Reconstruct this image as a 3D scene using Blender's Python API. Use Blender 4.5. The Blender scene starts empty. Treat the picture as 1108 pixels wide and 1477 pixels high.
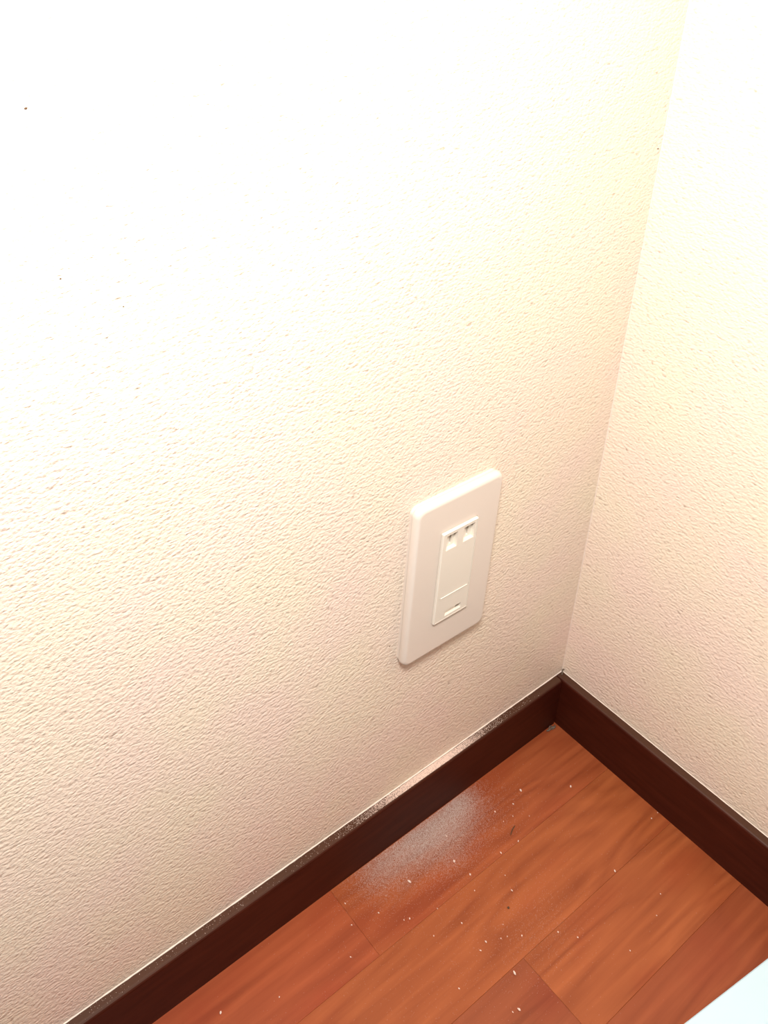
import bpy, bmesh, math, random
from mathutils import Vector, Matrix, Quaternion
random.seed(7)
S = bpy.context.scene
COL = S.collection

# ------------------------------------------------------------------ camera
cd = bpy.data.cameras.new('camera'); cam = bpy.data.objects.new('camera', cd); COL.objects.link(cam)
S.camera = cam
R_ = Vector((0.81503977, -0.57932527, -0.00961298)); U_ = Vector((0.28061041, 0.38016031, 0.88132624)); F_ = Vector((0.50692008, 0.72101344, -0.47241047))
cam.matrix_world = Matrix(((R_.x, U_.x, -F_.x, -0.47426), (R_.y, U_.y, -F_.y, -0.29358), (R_.z, U_.z, -F_.z, 0.63144), (0, 0, 0, 1)))
cd.sensor_fit = 'VERTICAL'; cd.sensor_height = 36.0; cd.sensor_width = 27.0
cd.lens = 1343.38 * 36.0 / 1477.0
cd.shift_x = 153.25 / 1477.0; cd.shift_y = -267.99 / 1477.0
cd.clip_start = 0.01; cd.clip_end = 20

# ------------------------------------------------------------------ world, lamps, exposure
W = bpy.data.worlds.new('world'); S.world = W; W.use_nodes = True
W.node_tree.nodes['Background'].inputs[0].default_value = (1.0, 0.86, 0.74, 1)
W.node_tree.nodes['Background'].inputs[1].default_value = 0.02

def area(name, loc, target, size, power, color):
    l = bpy.data.lights.new(name, 'AREA'); l.shape = 'DISK'; l.size = size; l.energy = power; l.color = color
    o = bpy.data.objects.new(name, l); COL.objects.link(o); o.location = loc
    o.rotation_euler = (Vector(target) - Vector(loc)).to_track_quat('-Z', 'Y').to_euler()
    return o
area('room_lamp', (-0.43, -0.265, 0.80), (-0.13, -0.05, 0.26), 0.14, 7.4, (1.0, 0.965, 0.93))
S.view_settings.view_transform = 'Standard'; S.view_settings.look = 'None'
S.view_settings.gamma = 1.0; S.view_settings.use_curve_mapping = False
S.view_settings.exposure = 0.0

# ------------------------------------------------------------------ helpers
def new_mat(name):
    m = bpy.data.materials.new(name); m.use_nodes = True
    return m, m.node_tree.nodes, m.node_tree.links, m.node_tree.nodes['Principled BSDF']
def plain(name, col, rough=0.5, spec=0.5, bump=None):
    m, N, L, P = new_mat(name)
    P.inputs['Base Color'].default_value = (*col, 1); P.inputs['Roughness'].default_value = rough
    P.inputs['Specular IOR Level'].default_value = spec
    n = N.new('ShaderNodeTexNoise'); tc = N.new('ShaderNodeTexCoord'); L.new(tc.outputs['Object'], n.inputs['Vector'])
    n.inputs['Scale'].default_value = bump[0] if bump else 400
    b = N.new('ShaderNodeBump'); b.inputs['Strength'].default_value = bump[1] if bump else 0.05
    b.inputs['Distance'].default_value = bump[2] if bump else 0.0002
    L.new(n.outputs['Fac'], b.inputs['Height']); L.new(b.outputs['Normal'], P.inputs['Normal'])
    return m
def link(name, bm, mat, parent=None, smooth=False):
    me = bpy.data.meshes.new(name); bm.normal_update(); bm.to_mesh(me); bm.free()
    if mat: me.materials.append(mat)
    if smooth:
        for p in me.polygons: p.use_smooth = True
    o = bpy.data.objects.new(name, me); COL.objects.link(o)
    if parent: o.parent = parent
    return o
def empty(name, loc):
    o = bpy.data.objects.new(name, None); COL.objects.link(o); o.location = loc; o.empty_display_size = .02
    return o
def tag(o, label=None, cat=None, group=None, kind=None):
    for k, v in (('label', label), ('category', cat), ('group', group), ('kind', kind)):
        if v: o[k] = v
    return o
def box(bm, lo, hi, bev=0, seg=2):
    r = bmesh.ops.create_cube(bm, size=1)
    c = [(a + b) / 2 for a, b in zip(lo, hi)]; d = [b - a for a, b in zip(lo, hi)]
    for v in r['verts']: v.co = Vector([v.co[i] * d[i] + c[i] for i in range(3)])
    if bev:
        es = list({e for v in r['verts'] for e in v.link_edges})
        bmesh.ops.bevel(bm, geom=es, offset=bev, segments=seg, affect='EDGES', profile=0.6)

# ------------------------------------------------------------------ materials
def wallpaper(name, horiz):
    m, N, L, P = new_mat(name)
    tc = N.new('ShaderNodeTexCoord'); mp = N.new('ShaderNodeMapping')
    L.new(tc.outputs['Object'], mp.inputs['Vector'])
    # embossed grain about 4 mm long and 2 mm high
    mp.inputs['Scale'].default_value = (410, 410, 570)
    wn = N.new('ShaderNodeTexNoise'); wn.inputs['Scale'].default_value = 0.8; wn.inputs['Detail'].default_value = 2
    L.new(mp.outputs['Vector'], wn.inputs['Vector'])
    wa = N.new('ShaderNodeVectorMath'); wa.operation = 'MULTIPLY_ADD'
    wa.inputs[1].default_value = (1.2, 1.2, 1.2)
    L.new(wn.outputs['Color'], wa.inputs[0]); L.new(mp.outputs['Vector'], wa.inputs[2])
    vo = N.new('ShaderNodeTexVoronoi'); vo.feature = 'SMOOTH_F1'; vo.inputs['Scale'].default_value = 1.0
    vo.inputs['Smoothness'].default_value = 0.35; L.new(wa.outputs[0], vo.inputs['Vector'])
    n2 = N.new('ShaderNodeTexNoise'); n2.inputs['Scale'].default_value = 1.3; n2.inputs['Detail'].default_value = 4; n2.inputs['Roughness'].default_value = 0.6
    L.new(mp.outputs['Vector'], n2.inputs['Vector'])
    # long, thin pressed furrows
    mp2 = N.new('ShaderNodeMapping'); mp2.inputs['Scale'].default_value = (150, 150, 560); L.new(tc.outputs['Object'], mp2.inputs['Vector'])
    n3 = N.new('ShaderNodeTexNoise'); n3.inputs['Scale'].default_value = 1.0; n3.inputs['Detail'].default_value = 3; n3.inputs['Roughness'].default_value = 0.65
    L.new(mp2.outputs['Vector'], n3.inputs['Vector'])
    rr = N.new('ShaderNodeMapRange'); rr.inputs[1].default_value = 0.36; rr.inputs[2].default_value = 0.47; rr.inputs[3].default_value = 0; rr.inputs[4].default_value = 1
    L.new(n3.outputs['Fac'], rr.inputs[0])
    inv = N.new('ShaderNodeMath'); inv.operation = 'MULTIPLY_ADD'; inv.inputs[1].default_value = -0.9; inv.inputs[2].default_value = 1
    L.new(vo.outputs['Distance'], inv.inputs[0])
    a1 = N.new('ShaderNodeMath'); a1.operation = 'MULTIPLY_ADD'; a1.inputs[1].default_value = 0.6
    L.new(n2.outputs['Fac'], a1.inputs[0]); L.new(inv.outputs[0], a1.inputs[2])
    a2 = N.new('ShaderNodeMath'); a2.operation = 'MULTIPLY_ADD'; a2.inputs[1].default_value = 0.22
    L.new(rr.outputs[0], a2.inputs[0]); L.new(a1.outputs[0], a2.inputs[2])
    b = N.new('ShaderNodeBump'); b.inputs['Strength'].default_value = 1.0; b.inputs['Distance'].default_value = 0.00048
    L.new(a2.outputs[0], b.inputs['Height']); L.new(b.outputs['Normal'], P.inputs['Normal'])
    # shade in the deepest pits of the emboss, painted into the base colour
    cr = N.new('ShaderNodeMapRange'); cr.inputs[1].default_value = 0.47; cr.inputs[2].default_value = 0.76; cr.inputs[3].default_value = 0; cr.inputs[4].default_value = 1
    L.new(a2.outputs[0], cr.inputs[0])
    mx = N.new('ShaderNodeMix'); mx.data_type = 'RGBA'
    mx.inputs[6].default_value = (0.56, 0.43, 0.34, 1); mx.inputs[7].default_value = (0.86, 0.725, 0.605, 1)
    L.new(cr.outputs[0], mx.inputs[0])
    # faint pink / yellow drift of the printed vinyl
    n4 = N.new('ShaderNodeTexNoise'); n4.inputs['Scale'].default_value = 16; n4.inputs['Detail'].default_value = 2; L.new(tc.outputs['Object'], n4.inputs['Vector'])
    rp = N.new('ShaderNodeValToRGB'); rp.color_ramp.elements[0].position = 0.35; rp.color_ramp.elements[1].position = 0.65
    rp.color_ramp.elements[0].color = (1, 0.955, 0.965, 1); rp.color_ramp.elements[1].color = (0.985, 1, 0.94, 1)
    L.new(n4.outputs['Fac'], rp.inputs[0])
    mu = N.new('ShaderNodeMix'); mu.data_type = 'RGBA'; mu.blend_type = 'MULTIPLY'; mu.inputs[0].default_value = 1
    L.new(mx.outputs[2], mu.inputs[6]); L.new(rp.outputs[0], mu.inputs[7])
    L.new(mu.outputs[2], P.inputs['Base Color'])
    P.inputs['Roughness'].default_value = 0.38; P.inputs['Specular IOR Level'].default_value = 0.8
    return m

def plank_material():
    m, N, L, P = new_mat('red_brown_wood_floor')
    tc = N.new('ShaderNodeTexCoord'); oi = N.new('ShaderNodeObjectInfo')
    geo = N.new('ShaderNodeNewGeometry')
    # every board cuts the pattern at its own place
    off = N.new('ShaderNodeVectorMath'); off.operation = 'SCALE'; off.inputs[0].default_value = (3.1, 5.7, 9.3)
    L.new(oi.outputs['Random'], off.inputs['Scale'])
    ad = N.new('ShaderNodeVectorMath'); ad.operation = 'ADD'
    L.new(geo.outputs['Position'], ad.inputs[0]); L.new(off.outputs[0], ad.inputs[1])
    mp = N.new('ShaderNodeMapping'); mp.inputs['Scale'].default_value = (6, 38, 6); L.new(ad.outputs[0], mp.inputs['Vector'])
    # broad cathedral figure
    wn = N.new('ShaderNodeTexNoise'); wn.inputs['Scale'].default_value = 0.55; wn.inputs['Detail'].default_value = 2
    L.new(mp.outputs['Vector'], wn.inputs['Vector'])
    k = N.new('ShaderNodeMath'); k.operation = 'MULTIPLY'; k.inputs[1].default_value = 11.0; L.new(wn.outputs['Fac'], k.inputs[0])
    fr = N.new('ShaderNodeMath'); fr.operation = 'FRACT'; L.new(k.outputs[0], fr.inputs[0])
    ring = N.new('ShaderNodeValToRGB')
    e = ring.color_ramp.elements; e[0].position = 0.0; e[0].color = (0.45, 0.45, 0.45, 1); e[1].position = 0.12; e[1].color = (.2, .2, .2, 1)
    x = e.new(0.6); x.color = (1, 1, 1, 1); x = e.new(1.0); x.color = (0.45, 0.45, 0.45, 1)
    L.new(fr.outputs[0], ring.inputs[0])
    # streaks along the board
    mp2 = N.new('ShaderNodeMapping'); mp2.inputs['Scale'].default_value = (7, 170, 7); L.new(ad.outputs[0], mp2.inputs['Vector'])
    n2 = N.new('ShaderNodeTexNoise'); n2.inputs['Scale'].default_value = 1; n2.inputs['Detail'].default_value = 4; n2.inputs['Distortion'].default_value = 0.4
    L.new(mp2.outputs['Vector'], n2.inputs['Vector'])
    mp3 = N.new('ShaderNodeMapping'); mp3.inputs['Scale'].default_value = (14, 28, 10); L.new(ad.outputs[0], mp3.inputs['Vector'])
    n3 = N.new('ShaderNodeTexNoise'); n3.inputs['Scale'].default_value = 1; n3.inputs['Detail'].default_value = 2; L.new(mp3.outputs['Vector'], n3.inputs['Vector'])
    s1 = N.new('ShaderNodeMix'); s1.data_type = 'FLOAT'; s1.inputs[0].default_value = 0.22
    L.new(n2.outputs['Fac'], s1.inputs[2]); L.new(ring.outputs[0], s1.inputs[3])
    c1 = N.new('ShaderNodeValToRGB'); e = c1.color_ramp.elements
    e[0].position = 0.28; e[0].color = (0.225, 0.048, 0.0140, 1); e[1].position = 0.72; e[1].color = (0.360, 0.092, 0.029, 1)
    L.new(s1.outputs[0], c1.inputs[0])
    # red clouding
    r3 = N.new('ShaderNodeMapRange'); r3.inputs[1].default_value = 0.50; r3.inputs[2].default_value = 0.72; L.new(n3.outputs['Fac'], r3.inputs[0])
    m3 = N.new('ShaderNodeMath'); m3.operation = 'MULTIPLY'; m3.inputs[1].default_value = 0.38; L.new(r3.outputs[0], m3.inputs[0])
    c2 = N.new('ShaderNodeMix'); c2.data_type = 'RGBA'; c2.inputs[7].default_value = (0.25, 0.031, 0.010, 1)
    L.new(m3.outputs[0], c2.inputs[0]); L.new(c1.outputs[0], c2.inputs[6])
    c3 = N.new('ShaderNodeMix'); c3.data_type = 'RGBA'; c3.blend_type = 'MULTIPLY'; c3.inputs[0].default_value = 1
    L.new(c2.outputs[2], c3.inputs[6]); L.new(oi.outputs['Color'], c3.inputs[7]); L.new(c3.outputs[2], P.inputs['Base Color'])
    b = N.new('ShaderNodeBump'); b.inputs['Strength'].default_value = 0.25; b.inputs['Distance'].default_value = 0.0002
    L.new(n2.outputs['Fac'], b.inputs['Height']); L.new(b.outputs['Normal'], P.inputs['Normal'])
    P.inputs['Roughness'].default_value = 0.42; P.inputs['Specular IOR Level'].default_value = 0.3
    P.inputs['Coat Weight'].default_value = 0.06; P.inputs['Coat Roughness'].default_value = 0.3
    return m

def board_material():
    m, N, L, P = new_mat('dark_brown_baseboard')
    tc = N.new('ShaderNodeTexCoord'); mp = N.new('ShaderNodeMapping'); mp.inputs['Scale'].default_value = (25, 25, 260)
    L.new(tc.outputs['Object'], mp.inputs['Vector'])
    n = N.new('ShaderNodeTexNoise'); n.inputs['Scale'].default_value = 1; n.inputs['Detail'].default_value = 4; L.new(mp.outputs['Vector'], n.inputs['Vector'])
    r = N.new('ShaderNodeValToRGB'); e = r.color_ramp.elements
    e[0].position = .3; e[0].color = (0.040, 0.0045, 0.0014, 1); e[1].position = .75; e[1].color = (0.064, 0.0110, 0.0045, 1)
    L.new(n.outputs['Fac'], r.inputs[0])
    # settled grey dust film on whatever faces up
    g = N.new('ShaderNodeNewGeometry'); sp = N.new('ShaderNodeSeparateXYZ'); L.new(g.outputs['Normal'], sp.inputs[0])
    mr = N.new('ShaderNodeMapRange'); mr.inputs[1].default_value = 0.45; mr.inputs[2].default_value = 0.95; mr.inputs[4].default_value = 0.55; L.new(sp.outputs['Z'], mr.inputs[0])
    mx = N.new('ShaderNodeMix'); mx.data_type = 'RGBA'; mx.inputs[7].default_value = (0.085, 0.046, 0.026, 1)
    L.new(mr.outputs[0], mx.inputs[0]); L.new(r.outputs[0], mx.inputs[6]); L.new(mx.outputs[2], P.inputs['Base Color'])
    P.inputs['Roughness'].default_value = 0.5; P.inputs['Specular IOR Level'].default_value = 0.2
    return m

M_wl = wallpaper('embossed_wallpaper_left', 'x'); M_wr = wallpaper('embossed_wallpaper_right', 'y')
M_plank = plank_material(); M_board = board_material()
M_sub = plain('dark_floor_underlay', (0.10, 0.03, 0.014), 0.9)
M_caulk = plain('off_white_caulk', (0.86, 0.73, 0.63), 0.45, 0.5, (900, .3, .0003))
M_plate = plain('glossy_white_plastic', (0.73, 0.635, 0.55), 0.34, 0.5)
M_module = plain('ivory_plastic', (0.77, 0.70, 0.60), 0.34, 0.5)
M_slot = plain('shaded_brass_contact', (0.22, 0.15, 0.10), 0.5)
M_plaster = plain('white_plaster', (0.84, 0.66, 0.56), 0.8, 0.2, (3000, .5, .0003))
M_dust = plain('grey_white_plaster_dust', (0.62, 0.51, 0.45), 0.9, 0.1)
M_fleck = plain('brown_fleck', (0.10, 0.055, 0.03), 0.8, 0.2)
M_lint = plain('grey_lint', (0.16, 0.12, 0.09), 0.95, 0.1)
M_white = plain('pale_blue_white_laminate', (0.53, 0.69, 0.76), 0.35, 0.5)
M_white2 = plain('pale_grey_edge_band', (0.45, 0.50, 0.52), 0.5, 0.4)

EXT = 1.6; HB = 0.0486; TB = 0.0064
# ------------------------------------------------------------------ room shell
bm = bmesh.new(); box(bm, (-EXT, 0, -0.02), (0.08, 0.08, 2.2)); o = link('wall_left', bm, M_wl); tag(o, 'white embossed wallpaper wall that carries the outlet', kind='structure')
wall_left = o
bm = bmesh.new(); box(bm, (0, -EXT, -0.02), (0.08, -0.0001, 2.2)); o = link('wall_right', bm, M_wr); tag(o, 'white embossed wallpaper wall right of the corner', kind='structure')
bm = bmesh.new(); box(bm, (-EXT, -EXT, -0.03), (0.0, 0.0, -0.006)); floor = link('floor', bm, M_sub); tag(floor, 'red-brown wooden plank floor', kind='structure')

def baseboard_profile(h, t):
    # (distance from wall, height)
    r = 0.0022
    p = [(0, 0), (t, 0), (t, h - r - .0008)]
    for i in range(1, 5):
        a = i / 4 * math.pi / 2
        p.append((t - r + r * math.cos(a), h - r - .0004 + r * math.sin(a)))
    p += [(0.0, h)]
    return p
def extrude_profile(bm, prof, fn, a, b, n=1):
    rings = []
    for i in range(n + 1):
        s = a + (b - a) * i / n
        rings.append([bm.verts.new(fn(d, z, s)) for d, z in prof])
    for r0, r1 in zip(rings, rings[1:]):
        for i in range(len(prof)):
            j = (i + 1) % len(prof)
            bm.faces.new((r0[i], r0[j], r1[j], r1[i]))
    bm.faces.new(rings[0]); bm.faces.new(rings[-1][::-1])
    bmesh.ops.recalc_face_normals(bm, faces=bm.faces)
prof = baseboard_profile(HB, TB)
bm = bmesh.new(); extrude_profile(bm, prof, lambda d, z, s: (s, -d, z), -EXT, -0.0078)
o = link('baseboard_left', bm, M_board); tag(o, 'dark brown baseboard below the outlet', kind='structure')
bm = bmesh.new(); extrude_profile(bm, prof, lambda d, z, s: (-d, s, z), -EXT, 0.0)
o = link('baseboard_right', bm, M_board); tag(o, 'dark brown baseboard right of the corner', kind='structure')

# caulk beads: where wallpaper meets baseboards, and up the corner
def bead(name, fn, a, b, rad, n, amp):
    bm = bmesh.new(); rings = []
    for i in range(n + 1):
        s = a + (b - a) * i / n
        r = rad * (1 + amp * (random.random() - .5))
        rings.append([bm.verts.new(fn(s, r * math.cos(q), r * math.sin(q))) for q in [math.pi / 2 * j / 4 for j in range(5)]] + [bm.verts.new(fn(s, -.0003, -.0003))])
    for r0, r1 in zip(rings, rings[1:]):
        for i in range(6): bm.faces.new((r0[i], r0[(i + 1) % 6], r1[(i + 1) % 6], r1[i]))
    bmesh.ops.recalc_face_normals(bm, faces=bm.faces)
    o = link(name, bm, M_caulk, smooth=True); tag(o, kind='structure'); return o
bead('trim_1', lambda s, u, v: (s, -u, HB + v), -EXT, -0.001, 0.0006, 500, 0.5)
bead('trim_2', lambda s, u, v: (-u, s, HB + v), -EXT, -0.001, 0.0004, 500, 0.5)
bead('trim_3', lambda s, u, v: (-u, -v, s), HB, 2.2, 0.0004, 200, 0.3)

# planks
W0 = 0.0539; Y0 = -0.0031; PL = 0.66
cuts = {0: -0.2341, 1: -0.437, 2: -0.1614, 3: -0.36}
tones = {(0, 0): (1.02, .98, 1.0), (0, 1): (1.03, .9, .98), (1, 0): (1.06, 1.1, 1.06), (2, 0): (1.04, 1.08, 1.05), (2, 1): (0.84, 0.82, 0.95), (3, 0): (0.9, .86, .95)}
gap = 0.00004; plank_cache = {}
def plank_mesh(L):
    key = round(L, 4)
    if key in plank_cache: return plank_cache[key]
    bm = bmesh.new(); w = W0 - 2 * gap; l = L - 2 * gap; c = 0.00013; h = 0.006
    lo = [(-l/2, -w/2, -h), (l/2, -w/2, -h), (l/2, w/2, -h), (-l/2, w/2, -h)]
    rs = []
    for ins, z in ((0, -h), (0, -c), (c * 1.3, 0)):
        rs.append([bm.verts.new(p) for p in ((-l/2 + ins, -w/2 + ins, z), (l/2 - ins, -w/2 + ins, z), (l/2 - ins, w/2 - ins, z), (-l/2 + ins, w/2 - ins, z))])
    for a, b in zip(rs, rs[1:]):
        for i in range(4): bm.faces.new((a[i], a[(i+1) % 4], b[(i+1) % 4], b[i]))
    bm.faces.new(rs[-1]); bm.faces.new(rs[0][::-1])
    bm.normal_update(); me = bpy.data.meshes.new('plank'); bm.to_mesh(me); bm.free(); me.materials.append(M_plank)
    plank_cache[key] = me; return me
r = 0
while True:
    y = Y0 - W0 * (r + .5)
    if y < -EXT + .03: break
    c = cuts.get(r, -random.uniform(0.05, PL - .03)); ends = [0.0, c]
    while ends[-1] > -EXT: ends.append(max(ends[-1] - PL, -EXT))
    if len(ends) > 2 and ends[-2] - ends[-1] < .02: ends.pop(-2)
    for i, (a, b) in enumerate(zip(ends, ends[1:])):
        o = bpy.data.objects.new('plank', plank_mesh(a - b)); COL.objects.link(o); o.parent = floor
        o.location = ((a + b) / 2, y, random.uniform(-.00008, .00008))
        t = tones.get((r, i)) or [random.uniform(.86, 1.03)] * 3
        o.color = (*t, 1)
    r += 1

# ------------------------------------------------------------------ wall outlet
PX, PZ = -0.1454, 0.2352
out = empty('wall_outlet', (PX, 0, PZ)); out.rotation_euler = (0, math.radians(1.4), 0)
tag(out, 'white rectangular wall outlet plate with ivory insert above the left baseboard', 'outlet')
def rrect(w, h, r, n=8):
    pts = []
    for cx, cz, a0 in ((w/2 - r, h/2 - r, 0), (-w/2 + r, h/2 - r, 90), (-w/2 + r, -h/2 + r, 180), (w/2 - r, -h/2 + r, 270)):
        for i in range(n + 1):
            a = math.radians(a0 + 90 * i / n); pts.append((cx + r * math.cos(a), cz + r * math.sin(a)))
    return pts
def loft(loops, cap0=False, cap1=False):
    bm = bmesh.new(); rs = [[bm.verts.new(p) for p in l] for l in loops]; n = len(rs[0])
    for a, b in zip(rs, rs[1:]):
        for i in range(n): bm.faces.new((a[i], a[(i+1) % n], b[(i+1) % n], b[i]))
    if cap0: bm.faces.new(rs[0])
    if cap1: bm.faces.new(rs[-1][::-1])
    bmesh.ops.recalc_face_normals(bm, faces=bm.faces); return bm
def L3(w, h, r, y, cx=0, cz=0): return [(x + cx, y, z + cz) for x, z in rrect(w, h, r)]
# back frame against the wallpaper
link('back_frame', loft([L3(.0692, .1192, .0050, 0.0005), L3(.0692, .1192, .0050, -.0018), L3(.0680, .1180, .0045, -.0022), L3(.050, .10, .003, -.0022)], True, True), M_plate, out)
# softly domed cover plate with opening
IW, IH, IX, IZ = .0288, .0702, .0001, .0010
lps = [L3(.0700, .1200, .0055, -.0024), L3(.0704, .1204, .0057, -.0030), L3(.0702, .1202, .0056, -.0040)]
for i in range(1, 8):
    a = i / 7 * math.pi / 2; ins = .0028 * (1 - math.cos(a)); dep = .0040 + .0030 * math.sin(a)
    lps.append(L3(.0702 - 2*ins, .1202 - 2*ins, max(.0056 - ins * .7, .002), -dep))
lps += [L3(.0640, .1140, .0032, -.0070), L3(IW + .0012, IH + .0012, .0007, -.0070, IX, IZ), L3(IW + .0005, IH + .0005, .0005, -.0070, IX, IZ), L3(IW + .0004, IH + .0004, .0005, -.0068, IX, IZ), L3(IW + .0004, IH + .0004, .0005, -.0030, IX, IZ)]
link('cover_plate', loft(lps), M_plate, out, smooth=True)
# insert rim standing slightly proud
rim = [L3(IW, IH, .0005, -.0030, IX, IZ), L3(IW, IH, .0005, -.0083, IX, IZ), L3(IW - .0008, IH - .0008, .0004, -.0088, IX, IZ), L3(IW - .0018, IH - .0018, .0002, -.0088, IX, IZ), L3(IW - .0018, IH - .0018, .0002, -.0040, IX, IZ)]
ins_o = link('insert_frame', loft(rim), M_module, out)
# face built as cells of different depth
def cells(xs, zs, depth, base):
    bm = bmesh.new(); nx, nz = len(xs) - 1, len(zs) - 1
    D = [[depth((xs[i] + xs[i+1]) / 2, (zs[j] + zs[j+1]) / 2) for j in range(nz)] for i in range(nx)]
    def q(*ps): bm.faces.new([bm.verts.new(p) for p in ps])
    for i in range(nx):
        for j in range(nz):
            y = -base + D[i][j]
            q((xs[i], y, zs[j]), (xs[i+1], y, zs[j]), (xs[i+1], y, zs[j+1]), (xs[i], y, zs[j+1]))
            if i + 1 < nx and D[i+1][j] != D[i][j]:
                y2 = -base + D[i+1][j]; x = xs[i+1]; q((x, y, zs[j]), (x, y2, zs[j]), (x, y2, zs[j+1]), (x, y, zs[j+1]))
            if j + 1 < nz and D[i][j+1] != D[i][j]:
                y2 = -base + D[i][j+1]; z = zs[j+1]; q((xs[i], y, z), (xs[i+1], y, z), (xs[i+1], y2, z), (xs[i], y2, z))
    bmesh.ops.remove_doubles(bm, verts=bm.verts, dist=1e-6); bmesh.ops.recalc_face_normals(bm, faces=bm.faces)
    return bm
mm = .001
X = [v * mm for v in (-13.3, -11, -6.4, -4.6, -2.2, 3.0, 7.6, 9.4, 12.0, 13.5)]
Zs = [v * mm for v in (-14.4, 22.6, 24.0, 31.0, 33.6, 35.1)]
def dep(x, z):
    x /= mm; z /= mm
    if 24 < z < 31 and (-6.4 < x < -4.6 or 7.6 < x < 9.4): return .0060
    if 22.6 < z < 33.6 and (-11 < x < -2.2 or 3.0 < x < 12.0): return .0026
    return 0
face = link('face_panel', cells(X, Zs, dep, .0086), M_module, out)
for cx in (-5.5, 8.5):
    bm = bmesh.new(); box(bm, ((cx - .6) * mm, -.0030, 24.3 * mm), ((cx + .6) * mm, -.0016, 30.7 * mm), .0001, 1)
    tag(link('socket_contact', bm, M_slot, face), 'dull brown contact inside a vertical slot')
# lower module with its own shallow port, slightly proud of the face above
X2 = [v * mm for v in (-13.3, -12.6, -5.4, 5.6, 8.4, 12.4, 13.5)]
Z2 = [v * mm for v in (-34.0, -33.0, -31.2, -27.2, -15.0, -14.4)]
def dep2(x, z):
    x /= mm; z /= mm
    if x > 12.4 or x < -12.6: return .0
    if -33.0 < z < -27.2 and 5.6 < x < 8.4 and z > -31.2: return .0050
    if -31.2 < z < -27.2 and -5.4 < x < 8.4: return .0018
    return 0
bm = cells(X2, Z2, dep2, .0087)
low = link('lower_panel', bm, M_module, out)
bm = bmesh.new(); box(bm, (-10.6 * mm, -.0090, -14.75 * mm), (11.9 * mm, -.0080, -14.2 * mm), .0001, 1)
link('panel_lip', bm, M_module, low)
bm = bmesh.new(); box(bm, (5.8 * mm, -.0034, -31.0 * mm), (8.2 * mm, -.0030, -27.5 * mm)); tag(link('port_contact', bm, M_slot, low), 'dull brown contact inside the low port')

# ------------------------------------------------------------------ pale board at the lower right
wb = empty('white_box', (-0.0708, -0.2079, 0)); wb.rotation_euler = (0, 0, math.radians(-6.92))
tag(wb, 'pale blue-white box standing on the floor planks in the lower right', 'box')
bm = bmesh.new(); box(bm, (-0.5, -0.30, 0.0), (0.035, -0.0035, 0.0460), .002, 2); link('box_body', bm, M_white2, wb)
bm = bmesh.new(); box(bm, (-0.503, -0.303, 0.0460), (0.038, 0.0, 0.0500), .0016, 3); link('lid', bm, M_white, wb)

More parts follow.
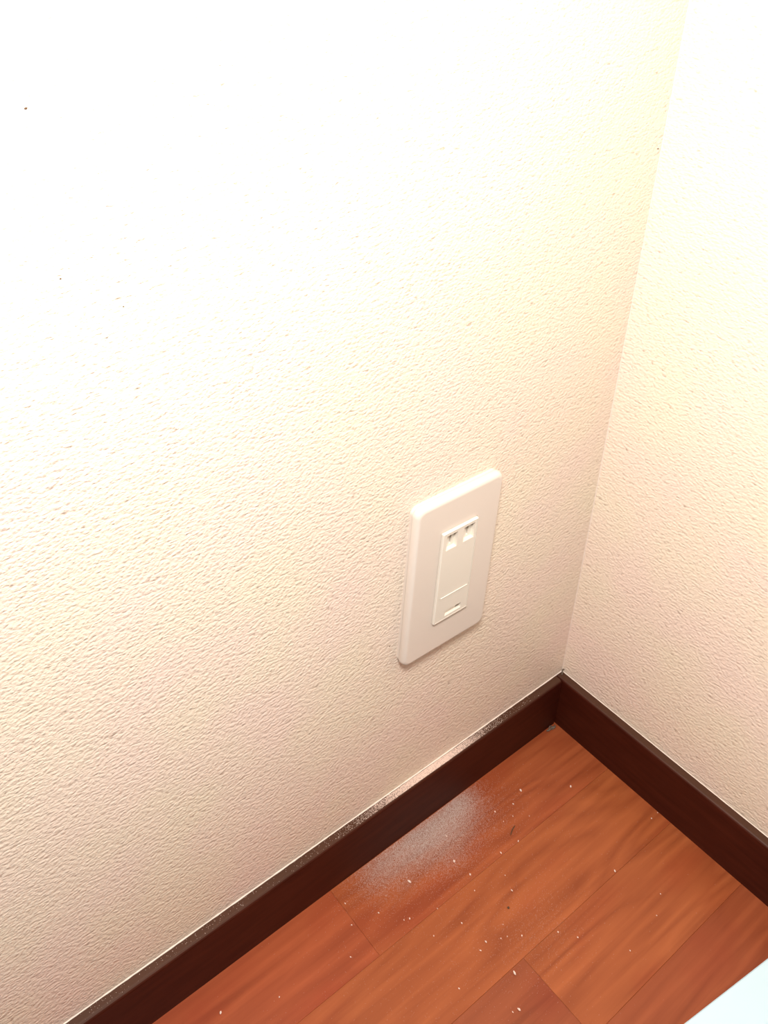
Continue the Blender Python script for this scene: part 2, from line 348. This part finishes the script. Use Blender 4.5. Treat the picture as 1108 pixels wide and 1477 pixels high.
# ------------------------------------------------------------------ plaster crumbs
def crumb_mesh(seed):
    rd = random.Random(seed); bm = bmesh.new(); bmesh.ops.create_icosphere(bm, subdivisions=1, radius=.5)
    for v in bm.verts:
        v.co *= rd.uniform(.65, 1.15); v.co.z = v.co.z * .6
    zmin = min(v.co.z for v in bm.verts)
    for v in bm.verts: v.co.z -= zmin
    me = bpy.data.meshes.new('plaster_crumb'); bm.to_mesh(me); bm.free(); me.materials.append(M_plaster); return me
CM = [crumb_mesh(i) for i in range(6)]
CR = [
 (-0.1873,-0.0332,3.97,'largest white plaster crumb at the lower edge of the dust patch'),
 (-0.1501,-0.0535,2.68,'white plaster crumb a little below the dust patch, by itself'),
 (-0.2176,-0.0367,2.17,'white plaster crumb between the short cross seam and the dust patch'),
 (-0.2034,-0.0512,2.17,'right one of two close white crumbs near the first long seam'),
 (-0.207,-0.0497,1.73,'left one of two close white crumbs near the first long seam'),
 (-0.1778,-0.0732,2.18,'white crumb alone mid-way between the two short cross seams'),
 (-0.1982,-0.0683,1.73,None),(-0.1736,-0.0903,2.6,'wide white crumb in the middle plank, upper of a close pair'),
 (-0.1803,-0.0922,2.16,'white crumb in the middle plank, lower of a close pair'),
 (-0.1642,-0.0946,1.74,None),(-0.1599,-0.0961,1.31,None),(-0.152,-0.1013,1.75,None),
 (-0.1354,-0.0777,2.23,'white crumb right above the tiny dark speck on the middle plank'),
 (-0.1565,-0.0894,1.31,None),
 (-0.173,-0.1139,3.87,'big elongated white plaster crumb beside the lower cross seam top'),
 (-0.186,-0.1293,3.4,'slim upright white plaster crumb near the bottom edge of the photo'),
 (-0.1901,-0.1279,1.7,'small round crumb just left of the slim upright crumb near the bottom edge'),
 (-0.2071,-0.0999,1.7,None),(-0.1314,-0.1134,1.76,None),(-0.1312,-0.0679,1.35,None),(-0.1842,-0.0572,1.31,None),(-0.1556,-0.0631,1.77,None),
 (-0.1237,-0.1229,2.21,'white crumb on the third plank, right of the lower cross seam'),
 (-0.0741,-0.031,3.3,'large white plaster crumb on the first plank, nearest the corner on the left'),
 (-0.0417,-0.0505,2.87,'white plaster crumb below the corner close to the right baseboard'),
 (-0.1021,-0.0315,2.32,'white crumb at the right rim of the dust patch'),
 (-0.0943,-0.0416,1.39,None),(-0.1027,-0.0403,1.38,None),(-0.0844,-0.0484,1.16,None),(-0.0868,-0.0352,1.87,None),
 (-0.1218,-0.0554,2.27,'pale crumb on the first long seam, left of two'),
 (-0.1053,-0.0565,2.29,'pale crumb on the first long seam, right of two'),
 (-0.0075,-0.1008,1.2,None),(-0.0148,-0.1009,1.92,'white crumb touching the foot of the right baseboard'),
 (-0.0682,-0.1096,2.76,'white rice-shaped crumb alone on the middle plank toward the right baseboard'),
 (-0.0565,-0.1372,1.38,None),(-0.0708,-0.1442,1.37,None),(-0.1032,-0.1474,1.78,None),
 (-0.2316,-0.0191,1.74,'white crumb just right of the upper cross seam near the left baseboard'),
 (-0.1524,-0.0406,3.59,'white crumb clump below the centre of the dust patch'),
 (-0.1437,-0.0243,2.27,'white crumb inside the dust patch'),
 (-0.2368,-0.0322,1.72,'white crumb lying on the upper cross seam'),
 (-0.3336,-0.0255,2.92,'upright white crumb leftmost on the floor, near the bottom edge'),
 (-0.2997,-0.0391,2.09,'white crumb second from the left on the floor beside the left baseboard'),
 (-0.2498,-0.047,1.7,'white crumb on the reddish plank left of the upper cross seam')]
for i, (x, y, s, lab) in enumerate(CR):
    o = bpy.data.objects.new('plaster_crumb', CM[i % 6]); COL.objects.link(o)
    k = s * .00062
    o.scale = (k * random.uniform(.6, .8), k * random.uniform(1.0, 1.5), k * .9); o.rotation_euler = (0, 0, random.uniform(-.9, .5))
    o.location = (x, y, 0.0001)
    tag(o, lab or 'tiny pinhead-sized white plaster crumb in the loose scatter on the planks', 'plaster crumb', 'plaster crumbs on the floor planks')

# powder: thousands of specks of plaster dust, geometry only
def dust(name, pts, mat, parent=None):
    vs, fs = [], []
    for (x, y, z, s) in pts:
        a = random.uniform(0, 6.28); n = len(vs)
        for k in range(3):
            q = a + k * 2.094 + random.uniform(-.3, .3); vs.append((x + s * math.cos(q), y + s * math.sin(q), z))
        vs.append((x, y, z + s * .8)); fs += [(n, n+1, n+3), (n+1, n+2, n+3), (n+2, n, n+3)]
    me = bpy.data.meshes.new(name); me.from_pydata(vs, [], fs); me.materials.append(mat)
    o = bpy.data.objects.new(name, me); COL.objects.link(o)
    return o
pts = []
blobs = [(-0.1180, -0.011, .010, .008, 6000), (-0.135, -0.016, .012, .009, 7000), (-0.156, -0.015, .013, .009, 8500), (-0.178, -0.014, .014, .009, 7500), (-0.199, -0.014, .012, .010, 4500),
         (-0.150, -0.038, .010, .006, 900), (-0.146, -0.024, .026, .011, 9500), (-0.17, -0.07, .06, .04, 1300), (-0.142, -0.105, .02, .012, 500)]
for bx, by, sx, sy, n in blobs:
    for _ in range(int(n * 2.4)):
        x, y = random.gauss(bx, sx), random.gauss(by, sy)
        if y > -TB - .0004: continue
        if x > -TB - .001: continue
        pts.append((x, y, .0001, random.choice((.00008, .00010, .00012, .00016)) ))
o = dust('dust_powder', pts, M_dust); tag(o, 'patch of grey-white plaster powder along the left baseboard foot', 'dust', kind='stuff')
pts = []
for _ in range(15000):
    x = random.gauss(-0.144, .027) if random.random() < .98 else random.uniform(-.42, -.03)
    d = random.uniform(.0008, TB - .0012)
    pts.append((x, -d, HB - .00055 + .0006 * (1 - d / TB), random.uniform(.00010, .00026)))
o = dust('baseboard_dust', pts, M_plaster); tag(o, 'strip of white plaster dust lying on top of the left baseboard', 'dust', kind='stuff')

# tiny dark bits on the floor and lint in the corner
bm = bmesh.new(); bmesh.ops.create_icosphere(bm, subdivisions=2, radius=.0008)
for v in bm.verts: v.co.z = (v.co.z + .0008) * .6; v.co.x *= random.uniform(.8, 1.2)
o = link('dark_speck', bm, M_fleck); o.location = (-0.1458, -0.0842, .0001); tag(o, 'tiny dark brown speck lying on the middle plank', 'speck')
def fibre(name, pts, rad, mat, parent=None):
    P = [Vector(p) for p in pts]; P = [P[0] * 2 - P[1]] + P + [P[-1] * 2 - P[-2]]; path = []
    for k in range(1, len(P) - 2):
        for q in range(4):
            t = q / 4
            path.append(.5 * (2 * P[k] + (P[k+1] - P[k-1]) * t + (2*P[k-1] - 5*P[k] + 4*P[k+1] - P[k+2]) * t*t + (-P[k-1] + 3*P[k] - 3*P[k+1] + P[k+2]) * t**3))
    path.append(P[-2]); bm = bmesh.new(); rings = []; n = len(path)
    for k, c in enumerate(path):
        d = (path[min(k+1, n-1)] - path[max(k-1, 0)]).normalized(); a = d.cross(Vector((0.1, .2, 1))).normalized(); b = d.cross(a)
        rr = rad * (0.35 if k in (0, n-1) else 1)
        rings.append([bm.verts.new(c + a * rr * math.cos(u) + b * rr * math.sin(u)) for u in [i * math.pi / 3 for i in range(6)]])
    for r0, r1 in zip(rings, rings[1:]):
        for i in range(6): bm.faces.new((r0[i], r0[(i+1) % 6], r1[(i+1) % 6], r1[i]))
    bm.faces.new(rings[0]); bm.faces.new(rings[-1]); bmesh.ops.recalc_face_normals(bm, faces=bm.faces)
    return link(name, bm, mat, parent, smooth=True)
o = fibre('wood_splinter', [(-0.1067, -0.0506, .0004), (-.1025, -.0485, .0006), (-0.0986, -0.0474, .0004)], .00035, M_fleck)
tag(o, 'thin dark splinter lying beside the dust patch', 'splinter')
ln = fibre('lint_tuft', [(-.0185, -.0078, .0006), (-.0160, -.0092, .0016), (-.0135, -.0082, .0008), (-.0112, -.0098, .0014), (-.0088, -.0080, .0006)], .0006, M_lint)
tag(ln, 'grey-brown lint tuft on the floor in the corner between baseboards', 'lint')
fibre('lint_strand', [(-.0175, -.0095, .0006), (-.0140, -.0072, .0022), (-.0105, -.0094, .0008)], .0003, M_lint, ln)
fibre('lint_strand', [(-.0160, -.0074, .0016), (-.0130, -.0098, .0006), (-.0092, -.0088, .0020)], .0003, M_lint, ln)
ch = fibre('torn_paper_bit', [(-.0035, -.0025, HB - .0002), (-.0025, -.0022, HB + .0012), (-.0014, -.0012, HB + .0030), (.0002 - .001, -.0024, HB + .0042)], .0005, M_lint)
tag(ch, 'tiny curled brown scrap on top of the baseboards at the corner', 'scrap')
# small brown marks caught in the left wallpaper
rd = random.Random(5)
for (x, z, s) in ((-.3674, .5514, .0007), (-.3633, .4889, .0005), (-.3399, .4706, .0004), (-.1877, .1939, .0007), (-.0035, .4689, .0007)):
    bm = bmesh.new(); bmesh.ops.create_icosphere(bm, subdivisions=1, radius=s)
    for v in bm.verts: v.co.y *= .3; v.co.z *= .6
    o = link('wall_speck', bm, M_fleck, wall_left); o.location = (x, -.0001, z)
